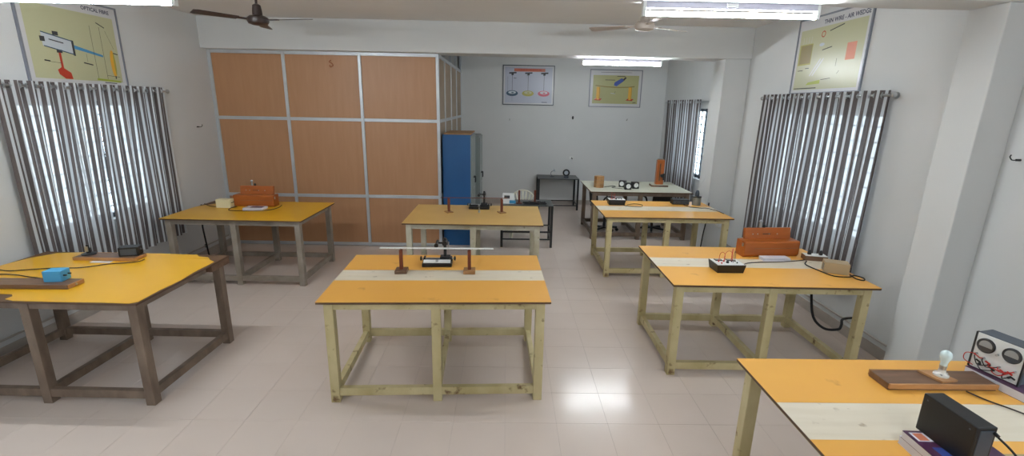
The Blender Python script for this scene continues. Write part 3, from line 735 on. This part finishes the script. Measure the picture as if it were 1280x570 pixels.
# -- grey table of the far bay
def dial_meter(label, loc, rz, s=.115):
    d = thing('dial_meter', label, 'meter', loc, rz)
    MB().cbox((0, 0, s / 2), (s, s * .9, s)).obj('case', BLACKM, d, bevel=.006)
    M = Matrix.Translation((0, -s * .45, s * .54)) @ Matrix.Rotation(PI / 2, 4, 'X')
    MB().lathe([(s * .42, -.004), (s * .42, .006), (s * .36, .008)], 24, M).obj('bezel', BLACKM, d, smooth=True)
    MB().lathe([(s * .35, .0), (s * .35, .0085)], 24, M).obj('dial_face', WHITEP, d)
    MB().bar((0, -s * .45 - .0095, s * .5), (s * .1, -s * .45 - .0095, s * .75), .003, .001).obj('needle', INK, d)
dial_meter('black dial meter with white face, front left of three on the grey table', (2.125, 8.12, TT), .0)
dial_meter('black dial meter with white face, right of three on the grey table', (2.285, 8.24, TT), .12)
dial_meter('black dial meter behind the other two on the grey table', (2.10, 8.38, TT), -.5)
wb = thing('wooden_block_stack', 'stacked round-cornered wooden coil box on the grey table', 'wooden box', (1.655, 8.30, TT), .5)
for k in range(3): MB().prism([(.092 * math.cos(PI / 4 * j + .39), .092 * math.sin(PI / 4 * j + .39)) for j in range(8)], k * .068, k * .068 + .064).obj('wooden_ring', LWOOD, wb, bevel=.004)
for k in range(2): MB().lathe([(.078, k * .068 + .063), (.078, k * .068 + .069)], 16).obj('spacer', BROWN, wb)
tw = thing('teak_column_apparatus', 'tall orange teak column on a flat base beside the far curtain', 'apparatus', (2.80, 8.53, TT), -.06)
B(-.15, .15, -.10, .10, 0, .03).obj('base_board', BOARD_EDGE, tw, bevel=.004); B(-.146, .146, -.096, .096, .03, .036).obj('base_plate', LAM_G, tw)
MB().add([(-.068, -.05, .036), (.066, -.05, .036), (.066, .06, .036), (-.068, .06, .036), (-.066, -.04, .48), (.062, -.04, .48), (.062, .05, .48), (-.066, .05, .48)], [(3, 2, 1, 0), (4, 5, 6, 7), (0, 1, 5, 4), (1, 2, 6, 5), (2, 3, 7, 6), (3, 0, 4, 7)]).obj('column', TEAK, tw, bevel=.004)
B(-.05, .05, -.035, .045, .48, .495).obj('cap', BROWN, tw, bevel=.003)
MB().rod((.03, -.045, .20), (.03, -.09, .20), .03, 16).rod((.06, -.06, .24), (.06, -.06, .12), .014, 10).obj('clamp', BLACKM, tw, smooth=True)
B(-.02, .0, -.052, -.046, .1, .42).obj('groove', BOARD_EDGE, tw)
cable('cable', 'dark cable lying between the coil box and meters on the grey table', [(1.76, 8.32, ZR), (1.84, 8.36, ZR), (1.95, 8.44, ZR), (1.97, 8.36, ZR), (1.88, 8.26, ZR), (1.95, 8.2, ZR), (2.05, 8.14, ZR)])
# -- low stand things
dv = thing('display_unit', 'white and blue display unit on the low black stand', 'instrument', (.045, 7.50, .70), -.1)
MB().add([(-.10, -.07, 0), (.10, -.07, 0), (.10, .07, 0), (-.10, .07, 0), (-.10, .0, .15), (.08, .0, .15), (.08, .07, .15), (-.10, .07, .15)], [(3, 2, 1, 0), (4, 5, 6, 7), (0, 1, 5, 4), (1, 2, 6, 5), (2, 3, 7, 6), (3, 0, 4, 7)]).obj('case', WHITEP, dv, bevel=.004)
Md = Matrix.Translation((0, -.036, .078)) @ Matrix.Rotation(math.atan2(.15, .07), 4, 'X')
MB().box(-.07, .02, .0, .05, .0, .004, Md).obj('screen', BLACKM, dv)
B(.02, .12, -.078, -.071, .01, .06).obj('side_panel', BLUEP, dv)
for lb, x, y, h in (('reddish wooden post on the low black stand, next to the display unit', .215, 7.48, .215), ('reddish wooden post near the right end of the low black stand', .475, 7.585, .20)):
    p = thing('wooden_post', lb, 'post', (x, y, .70)); B(-.045, .045, -.045, .045, 0, .012).obj('base', REDWOOD, p, bevel=.002); B(-.016, .016, -.016, .016, .012, h).obj('post', REDWOOD, p, bevel=.003)
rr = random.Random(4)
cable('cable_heap', 'heap of black leads on the low black stand', [(.26 + .40 * rr.random(), 7.37 + .12 * rr.random(), .707 + .035 * rr.random()) for _ in range(46)], .005)
rg = thing('table_clock', 'small black ring-shaped clock on the far steel stand', 'clock', (1.335, 10.42, .70), .0)
MB().torus((0, 0, .105), .062, .018, 28, 10, Matrix.Rotation(PI / 2, 4, 'X')).obj('ring', BLACKM, rg, smooth=True)
MB().lathe([(.05, -.008), (.05, .004)], 22, Matrix.Translation((0, 0, .105)) @ Matrix.Rotation(PI / 2, 4, 'X')).obj('clock_face', P_GREY, rg)
B(-.05, .05, -.035, .035, 0, .03).obj('foot', DGREY, rg, bevel=.006)
gl = thing('small_globe_stand', 'small grey bent-arm holder on the far steel stand', 'holder', (1.035, 10.52, .70))
MB().lathe([(.05, 0), (.05, .008), (.012, .014)], 18).obj('foot', DGREY, gl); MB().tube([(0, 0, .01), (-.035, 0, .06), (-.02, 0, .11), (.02, 0, .13)], .006).obj('arm', DGREY, gl, smooth=True)
MB().lathe([(.008, 0), (.036, .03), (.04, .034)], 16, Matrix.Translation((.02, 0, .13)) @ Matrix.Rotation(1.1, 4, 'Y')).obj('cup', P_GREY, gl, smooth=True)

# -- near right table
bd = thing('wooden_board', 'dark walnut board carrying the bulb holder on the near right table', 'board', (2.275, 2.19, TT))
B(-.285, .285, -.066, .066, 0, .036).obj('plank', WALNUT, bd, bevel=.002)
B(-.285, .285, -.076, -.066, .012, .039).obj('front_batten', WALNUT_L, bd, bevel=.001); B(-.285, -.02, .066, .072, .006, .038).obj('back_batten', WALNUT_L, bd, bevel=.001)
MB().prism([(-.035, .055), (.06, .055), (.095, -.045), (.0, -.06)], .036, .048).obj('holder_plate', WALNUT_L, bd, bevel=.002)
lb_ = thing('bulb_holder', 'white frosted bulb standing in a porcelain holder', 'bulb', (2.318, 2.19, TT + .048))
MB().lathe([(.034, 0), (.034, .008), (.026, .012), (.018, .022), (.016, .036)], 20).obj('porcelain_base', PORC, lb_, smooth=True)
for k in range(3): MB().rod((.026 * math.cos(k * 2.1 + 4), .026 * math.sin(k * 2.1 + 4), .008), (.026 * math.cos(k * 2.1 + 4), .026 * math.sin(k * 2.1 + 4), .016), .005, 8).obj('screw', STEEL, lb_)
MB().lathe([(.014, .034), (.016, .05), (.017, .06)], 18).obj('socket_sleeve', STEEL, lb_, smooth=True)
MB().lathe([(.015, .06), (.016, .078), (.021, .094), (.0255, .108), (.026, .120), (.022, .134), (.012, .142), (.002, .144)], 22).obj('bulb_glass', BULB, lb_, smooth=True)
# meter box on a book
book('thick white book with purple cover under the twin-meter box', (2.70, 2.17, TT), .18, .25, .30, .045, PURPLE)
mrot = -PI / 2 + math.atan2(.055, .206)
mb = thing('twin_meter_box', 'white-fronted box with two round meters and red leads', 'instrument', (2.6055, 2.201, TT + .045), mrot + 0)
# local: front face in the plane y = 0 looking to -Y; x runs along the front, body behind
HW, HH, DD = .107, .205, .11
B(-HW, HW, .004, DD, 0, HH).obj('case', DGREY, mb, bevel=.006)
fp = B(-HW + .003, HW - .003, -.002, .006, .004, HH - .004).obj('front_panel', WHITEP, mb)
for s in (-1, 1): B(s * HW - .004, s * HW + .004, -.006, .01, 0, HH).obj('edge_trim', BLACKM, mb)
for x in (-.055, .055):
    M = Matrix.Translation((x, -.002, .145)) @ Matrix.Rotation(PI / 2, 4, 'X')
    r = MB().lathe([(.040, 0), (.040, .007), (.036, .010), (.033, .008)], 28, M).obj('meter', BLACKM, fp, smooth=True)
    MB().lathe([(.033, .0), (.033, .0082)], 26, M).obj('meter_glass', GLASSD, fp)
    MB().prism([(.029 * math.cos(PI * (-.08 + 1.16 * k / 12)), .029 * math.sin(PI * (-.08 + 1.16 * k / 12))) for k in range(13)], .0083, .0087, M).obj('meter_dial', DIAL, fp)
for x, z in ((-.085, .085), (-.05, .075), (-.02, .05), (.02, .06), (.05, .045), (.085, .07), (.07, .03), (-.06, .035), (.0, .03), (.0, .12)):
    MB().rod((x, -.002, z), (x, -.016, z), .006, 8).obj('terminal', BLACKM if z < .06 else STEEL, fp)
def flead(p, q, sag, m):
    p = Vector((p[0], -.012, p[1])); q = Vector((q[0], -.012, q[1])); md = (p + q) / 2 + Vector((0, -.03, -sag))
    MB().tube([p, p * .75 + md * .25 + Vector((0, -.012, 0)), md, q * .75 + md * .25 + Vector((0, -.012, 0)), q], .0026, 6).obj('lead', m, mb, smooth=True)
for p, q, sg, m in (((-.085, .085), (-.05, .075), -.01, RED), ((-.05, .075), (.02, .06), .02, BLACKM), ((-.02, .05), (.05, .045), -.01, RED), ((.02, .06), (.085, .07), .012, RED), ((.05, .045), (.07, .03), .012, BLACKM), ((-.06, .035), (.0, .03), .01, BLACKM), ((-.085, .085), (-.02, .05), .025, BLACKM), ((.085, .07), (.0, .03), .02, RED)): flead(p, q, sg, m)
for x, z, m in ((-.035, .066, RED), (.03, .052, RED), (.06, .058, RED), (.075, .04, BLACKM), (-.075, .055, BLACKM), (-.01, .042, BLACKM)): MB().rod((x, -.014, z), (x + .024, -.022, z - .004), .0045, 8).obj('banana_plug', m, mb)
MB().tube([(-.085, -.015, .085), (-.118, -.03, .075), (-.122, -.025, .035), (-.08, -.02, .02)], .0024, 6).obj('lead', RED, mb, smooth=True)
# black box on books
book('white-edged book under the black box, lower of two', (1.865, 1.60, TT), -.06, .30, .24, .036, COVERW)
bkp = book('dark purple book under the black box, upper of two', (1.865, 1.60, TT + .036), -.03, .30, .225, .034, PURPLE)
B(-.125, -.085, .05, .095, .0342, .0347).obj('cover_print', P_SALM, bkp); B(-.135, -.03, .045, .100, .0340, .0343).obj('cover_panel', COVERW, bkp); B(-.11, -.05, -.06, .01, .0340, .0344).obj('cover_picture', P_NAVY, bkp)
bb = thing('black_power_box', 'upright black box with grey end standing on two books', 'instrument', (1.835, 1.625, TT + .07), .03)
MB().cbox((0, 0, .086), (.084, .226, .172)).obj('case', BLACK, bb, bevel=.005)
B(-.026, .030, -.1155, -.112, .01, .158).obj('end_plate', DGREY, bb, bevel=.002); MB().rod((.03, -.114, .15), (.03, -.13, .145), .007, 10).obj('cable_gland', BLACKM, bb)
for y in (-.09, .09): MB().rod((-.042, y, .15), (-.0435, y, .15), .0035, 8).obj('screw', DGREY, bb)
cable('cable', 'black cord hanging from the upright black box', [(1.87, 1.498, TT + .212), (1.92, 1.47, TT + .16), (1.99, 1.43, TT + .06), (2.07, 1.41, ZR + .002), (2.3, 1.40, ZR)], .0042)
cable('cable', 'thin brown cord running from the bulb board across the near right table', [(2.39, 2.11, ZR), (2.42, 2.04, ZR), (2.47, 1.97, ZR), (2.55, 1.86, ZR), (2.66, 1.77, ZR), (2.85, 1.7, ZR)], .0038, CABLEB)
ch = thing('paper_slip', 'orange and brown card lying by the upright black box', 'card', (2.10, 1.60, TT)); B(-.12, .12, -.06, .06, 0, .003).obj('card', BEIGEP, ch); B(-.12, -.04, -.055, .05, .003, .0034).obj('print_patch', P_SALM, ch)

# -- left table
b1 = thing('wooden_board', 'dark walnut board under the blue box on the torn yellow table', 'board', (-3.555, 3.365, TT), .015)
B(-.31, .305, -.066, .07, 0, .035).obj('plank', WALNUT, b1, bevel=.002); B(-.31, .305, -.072, -.066, .014, .035).obj('front_batten', WALNUT, b1); B(.305, .311, -.066, .07, .004, .034).obj('end_cap', WALNUT_L, b1); MB().rod((.311, 0, .018), (.315, 0, .018), .009, 10).obj('screw', STEEL, b1)
bx = thing('blue_adapter', 'sky blue plastic box with two pins on a walnut board', 'power adapter', (-3.405, 3.40, TT + .035), .12)
MB().cbox((0, 0, .0425), (.125, .095, .085)).obj('case', BLUEP, bx, bevel=.006); B(-.058, .058, -.049, -.047, .012, .07).obj('label_plate', BLUEP, bx)
for s in (-1, 1): MB().rod((.0625, s * .022, .045), (.082, s * .022, .045), .006, 8).obj('pin', BLACKM, bx)
b3 = thing('wooden_board', 'walnut board with black box at the back of the torn yellow table', 'board', (-3.52, 4.025, TT), .0)
B(-.265, .265, -.07, .07, 0, .03).obj('plank', WALNUT, b3, bevel=.002); B(-.265, .265, -.076, -.07, .004, .03).obj('front_batten', WALNUT_L, b3); B(.265, .27, -.07, .07, .002, .028).obj('end_cap', WALNUT_L, b3)
b4 = thing('black_instrument_box', 'black box standing on the rear walnut board by the left curtains', 'instrument', (-3.345, 4.045, TT + .03), .3)
MB().cbox((0, 0, .04), (.15, .10, .08)).obj('case', BLACK, b4, bevel=.005); MB().rod((.075, .0, .05), (.083, .0, .05), .008, 10).obj('terminal', STEEL, b4)
B(-.06, .06, -.0515, -.0498, .012, .066).obj('front_plate', DGREY, b4)
b5 = thing('lamp_holder_stand', 'small black holder with steel clip on the rear walnut board', 'holder', (-3.715, 4.04, TT + .03))
MB().lathe([(.055, 0), (.055, .01), (.02, .016)], 20).obj('foot', BLACKM, b5, smooth=True); MB().rod((0, 0, .014), (0, 0, .06), .018, 12).obj('stem', BLACKM, b5, smooth=True); B(-.012, .012, -.02, -.012, .03, .075).obj('clip', STEEL, b5); MB().rod((0, 0, .06), (0, 0, .09), .012, 12).obj('cap', BLACKM, b5)
tag(B(-3.60, -3.43, 3.90, 3.94, TT, TT + .003).obj('paper_slip', PAPER), 'white paper slip before the rear walnut board', 'paper')
cable('cable', 'brown cord crossing the torn yellow table to the rear board', [(-4.2, 3.70, ZR), (-4.05, 3.66, ZR), (-3.9, 3.70, ZR), (-3.75, 3.74, ZR), (-3.55, 3.76, ZR), (-3.40, 3.86, ZR), (-3.22, 3.92, ZR), (-3.20, 4.0, ZR)], .0042, CABLEB)
cable('cable', 'brown cord from the blue box to the left table edge', [(-3.478, 3.40, TT + .062), (-3.52, 3.44, TT + .052), (-3.57, 3.475, ZR + .02), (-3.62, 3.495, ZR + .002), (-3.68, 3.515, ZR), (-3.75, 3.53, ZR), (-3.95, 3.58, ZR), (-4.2, 3.57, ZR)], .0042, CABLEB)
# -- cords on the other tables
cable('cable', 'dark cord looped before the left teak box', [(-3.60, 6.20, ZR), (-3.63, 6.12, ZR), (-3.58, 5.98, ZR), (-3.40, 5.96, ZR), (-3.2, 5.98, ZR), (-3.08, 6.04, ZR), (-3.04, 6.2, ZR), (-3.07, 6.34, ZR)], .005, CABLEB)
cable('cable', 'dark cord running from the cream adapter to the wall', [(-3.83, 6.17, ZR), (-3.95, 6.2, ZR), (-4.05, 6.28, ZR), (-4.13, 6.36, ZR)], .005, CABLEB)
cable('cable', 'dark cord from the black circuit box to the socket board', [(2.115, 4.0, ZR), (2.25, 4.13, ZR), (2.40, 4.17, ZR), (2.6, 4.19, ZR), (2.8, 4.235, ZR), (2.89, 4.27, ZR)], .0042, CABLEB)
cable('cable', 'black cord looping around the beige adapter', [(2.87, 4.22, ZR), (2.80, 4.12, ZR), (2.82, 3.95, ZR), (2.86, 3.82, ZR), (2.98, 3.80, ZR), (3.05, 3.84, ZR), (3.09, 3.78, ZR), (3.05, 3.72, ZR), (3.01, 3.76, ZR), (3.03, 3.86, ZR)], .005)
cable('cable', 'thick black cord hanging under the right window table', [(3.02, 4.30, .62), (3.0, 4.25, .50), (2.95, 4.1, .34), (3.0, 4.0, .27), (3.12, 3.98, .27), (3.20, 4.05, .28), (3.32, 4.2, .27), (3.5, 4.3, .24)], .012)
cable('cable', 'dark cord trailing over the pier table to its right edge', [(1.78, 6.74, ZR), (1.90, 6.83, ZR), (2.0, 6.76, ZR), (1.95, 6.62, ZR), (1.8, 6.64, ZR), (1.72, 6.70, ZR)], .004, CABLEB)
cable('cable', 'grey cord from the low black box past the can to the table edge', [(2.64, 6.82, ZR), (2.68, 6.68, ZR), (2.8, 6.60, ZR), (2.90, 6.59, ZR), (2.97, 6.42, ZR), (2.985, 6.25, ZR)], .005, CABLEB)
cable('cable', 'black cord hanging at the wall under the pier table', [(3.13, 7.08, .84), (3.13, 7.08, .6), (3.10, 7.08, .35), (3.08, 7.08, .05), (3.08, 7.1, .012)], .010)
cable('cable', 'white cord looped under the corner of the pier table', [(2.80, 6.125, .81), (2.85, 6.13, .71), (2.93, 6.13, .68), (3.0, 6.125, .73), (2.985, 6.12, .81)], .006, PORC)
cable('cable', 'black cord hanging at the left wall behind the taupe-legged table', [(-4.30, 6.55, .80), (-4.31, 6.52, .55), (-4.28, 6.5, .25), (-4.26, 6.5, .012)], .011)

# ------------------------------------------------------------------ chairs
def plastic_chair(label, loc, rz):
    c = thing('plastic_chair', label, 'chair', loc, rz)          # faces -Y
    B(-.22, .22, -.21, .2, .40, .42).obj('seat', IVORY, c, bevel=.008)
    for sx in (-1, 1):
        for sy in (-1, 1): MB().bar((sx * .235, sy * .22, 0), (sx * .20, sy * .18, .402), .045, .04).obj('leg', IVORY, c)
    n = 9; rim = []
    for k in range(13):
        a_ = PI * k / 12; rim.append((-.225 * math.cos(a_), .23 + .05 * math.sin(a_), .54 + .225 * math.sin(a_)))
    MB().tube([(-.20, .19, .42)] + rim + [(.20, .19, .42)], .014, 8, 3).obj('back_rim', IVORY, c, smooth=True)
    for k in range(n):
        a_ = PI * (k + 1) / (n + 1)
        MB().bar((-.10 * math.cos(a_), .195, .42), (-.215 * math.cos(a_), .235 + .045 * math.sin(a_), .54 + .215 * math.sin(a_)), .028, .008).obj('back_slat', IVORY, c)
    return c
plastic_chair('ivory plastic chair with fan-shaped slatted back behind the low stand', (.32, 8.07, 0), .05)
def office_chair(label, loc, rz):
    c = thing('office_chair', label, 'chair', loc, rz)            # faces +X
    MB().cbox((0, 0, .47), (.44, .44, .07)).obj('seat', RUBBER, c, bevel=.025)
    MB().box(-.02, .02, -.20, .20, 0, .20, Matrix.Translation((-.22, 0, .52)) @ Matrix.Rotation(-.12, 4, 'Y')).obj('backrest', RUBBER, c, bevel=.015)
    for s in (-1, 1): MB().tube([(-.12, s * .22, .45), (-.15, s * .25, .55), (-.10, s * .25, .68), (.06, s * .25, .68), (.12, s * .25, .58), (.08, s * .22, .45)], .016, 8).obj('armrest', RUBBER, c, smooth=True)
    MB().rod((0, 0, .08), (0, 0, .44), .025, 12).obj('gas_post', BLACKM, c)
    for k in range(5):
        a_ = 2 * PI * k / 5; l = MB().bar((0, 0, .09), (.25 * math.cos(a_), .25 * math.sin(a_), .075), .04, .03).obj('base_leg', BLACKM, c)
        MB().lathe([(.028, -.02), (.028, .02)], 12, Matrix.Translation((.25 * math.cos(a_), .25 * math.sin(a_), .028)) @ Matrix.Rotation(PI / 2, 4, 'X')).obj('castor', BLACKM, l)
office_chair('black swivel chair tucked under the left end of the grey table', (1.83, 8.44, 0), .15)
office_chair('black swivel chair tucked under the right half of the grey table', (2.72, 8.46, 0), 1.9)

# ------------------------------------------------------------------ wall fittings
def conduit(label, x, y0, y1, z, sgn):
    c = thing('conduit', label, 'conduit', (x, (y0 + y1) / 2, z)); h = (y1 - y0) / 2
    MB().rod((0, -h, 0), (0, h, 0), .010, 10).obj('pipe', SKIRT, c, smooth=True)
    n = max(2, int((y1 - y0) / .9))
    for k in range(n):
        y = -h + (k + .5) * 2 * h / n; B(-.013, .013, y - .012, y + .012, -.022, .022).obj('saddle', DGREY, c, bevel=.002)
conduit('thin pipe clipped along the foot of the left wall', XL + .0105, 3.7, 7.2, .17, 1)
conduit('thin pipe clipped along the foot of the right wall', XR - .0105, 3.7, 7.1, .17, -1)
def hook(label, loc, d):
    h = thing('wall_hook', label, 'hook', loc); d = Vector(d)
    MB().rod((0, 0, 0), tuple(d * .03), .008, 10).obj('plug', BLACKM, h); s = d * .028
    MB().tube([tuple(s), tuple(s + d * .03), tuple(s + d * .05 + Vector((0, .0, .02))), tuple(s + d * .045 + Vector((0, 0, .035)))], .004).obj('hook_wire', BLACKM, h)
hook('black hook on the left wall before the partition', (XL, 6.83, 1.86), (1, 0, 0))
hook('black hook on the right wall past the pilaster', (XR, 3.20, 1.94), (-1, 0, 0))
hn = thing('wall_plug', 'black oval plug on the far wall between the posters', 'hook', (1.477, YF, 1.99)); MB().lathe([(.022, 0), (.022, .012), (.012, .02)], 16, Matrix.Rotation(PI / 2, 4, 'X') @ Matrix.Scale(1.7, 4, (0, 1, 0))).obj('plug', BLACKM, hn, smooth=True); MB().rod((0, -.018, 0), (0, -.04, -.012), .006, 8).obj('pin', BLACKM, hn)
hook('small black nail on the far wall below the pendulum poster', (.055, YF, 1.915), (0, -1, 0))
hook('small nail on the far wall below the olive poster', (2.69, YF, 1.96), (0, -1, 0))
sw = thing('wall_bracket', 'small white clip fitting low on the far wall', 'fitting', (1.486, YF, 1.09)); B(-.04, .04, -.02, 0, -.03, .03).obj('plate', WHITEP, sw, bevel=.004); MB().rod((0, -.02, 0), (.02, -.06, -.01), .012, 10).obj('knob', DGREY, sw)
wc = thing('wire_hook', 'brass wire loop hanging at the top of the middle partition panel', 'hook', (-2.60, 7.314, 2.83))
MB().tube([(0, 0, 0), (-.02, -.01, -.03), (.02, -.015, -.05), (.03, -.012, -.08), (-.01, -.01, -.10), (-.02, -.008, -.07)], .006).obj('wire', TEAK, wc, smooth=True)

# ------------------------------------------------------------------ repeats share a group
GROUPS = {'work_table': 'long work tables of the laboratory', 'curtain': 'striped eyelet curtains', 'curtain_rod': 'steel curtain rods', 'wall_poster': 'framed physics posters',
          'ceiling_fan': 'ceiling fans', 'steel_stand': 'black steel stands', 'steel_cabinet': 'steel cabinets', 'wooden_stand': 'wooden stands under the scale and rod',
          'travelling_microscope': 'travelling microscopes', 'resistance_box': 'teak resistance boxes', 'book': 'books on the tables', 'power_adapter': 'power adapters',
          'circuit_trainer': 'black circuit boxes', 'dial_meter': 'dial meters on the grey table', 'wooden_post': 'wooden posts on the low stand', 'wooden_board': 'walnut boards',
          'office_chair': 'swivel chairs under the grey table', 'cable': 'cords and cables', 'conduit': 'wall pipes', 'wall_hook': 'wall hooks', 'black_instrument_box': 'closed black boxes'}
for o in list(COL.objects):
    if o.parent is None and 'category' in o.keys():
        g = GROUPS.get(o.name.split('.')[0])
        if g: o['group'] = g
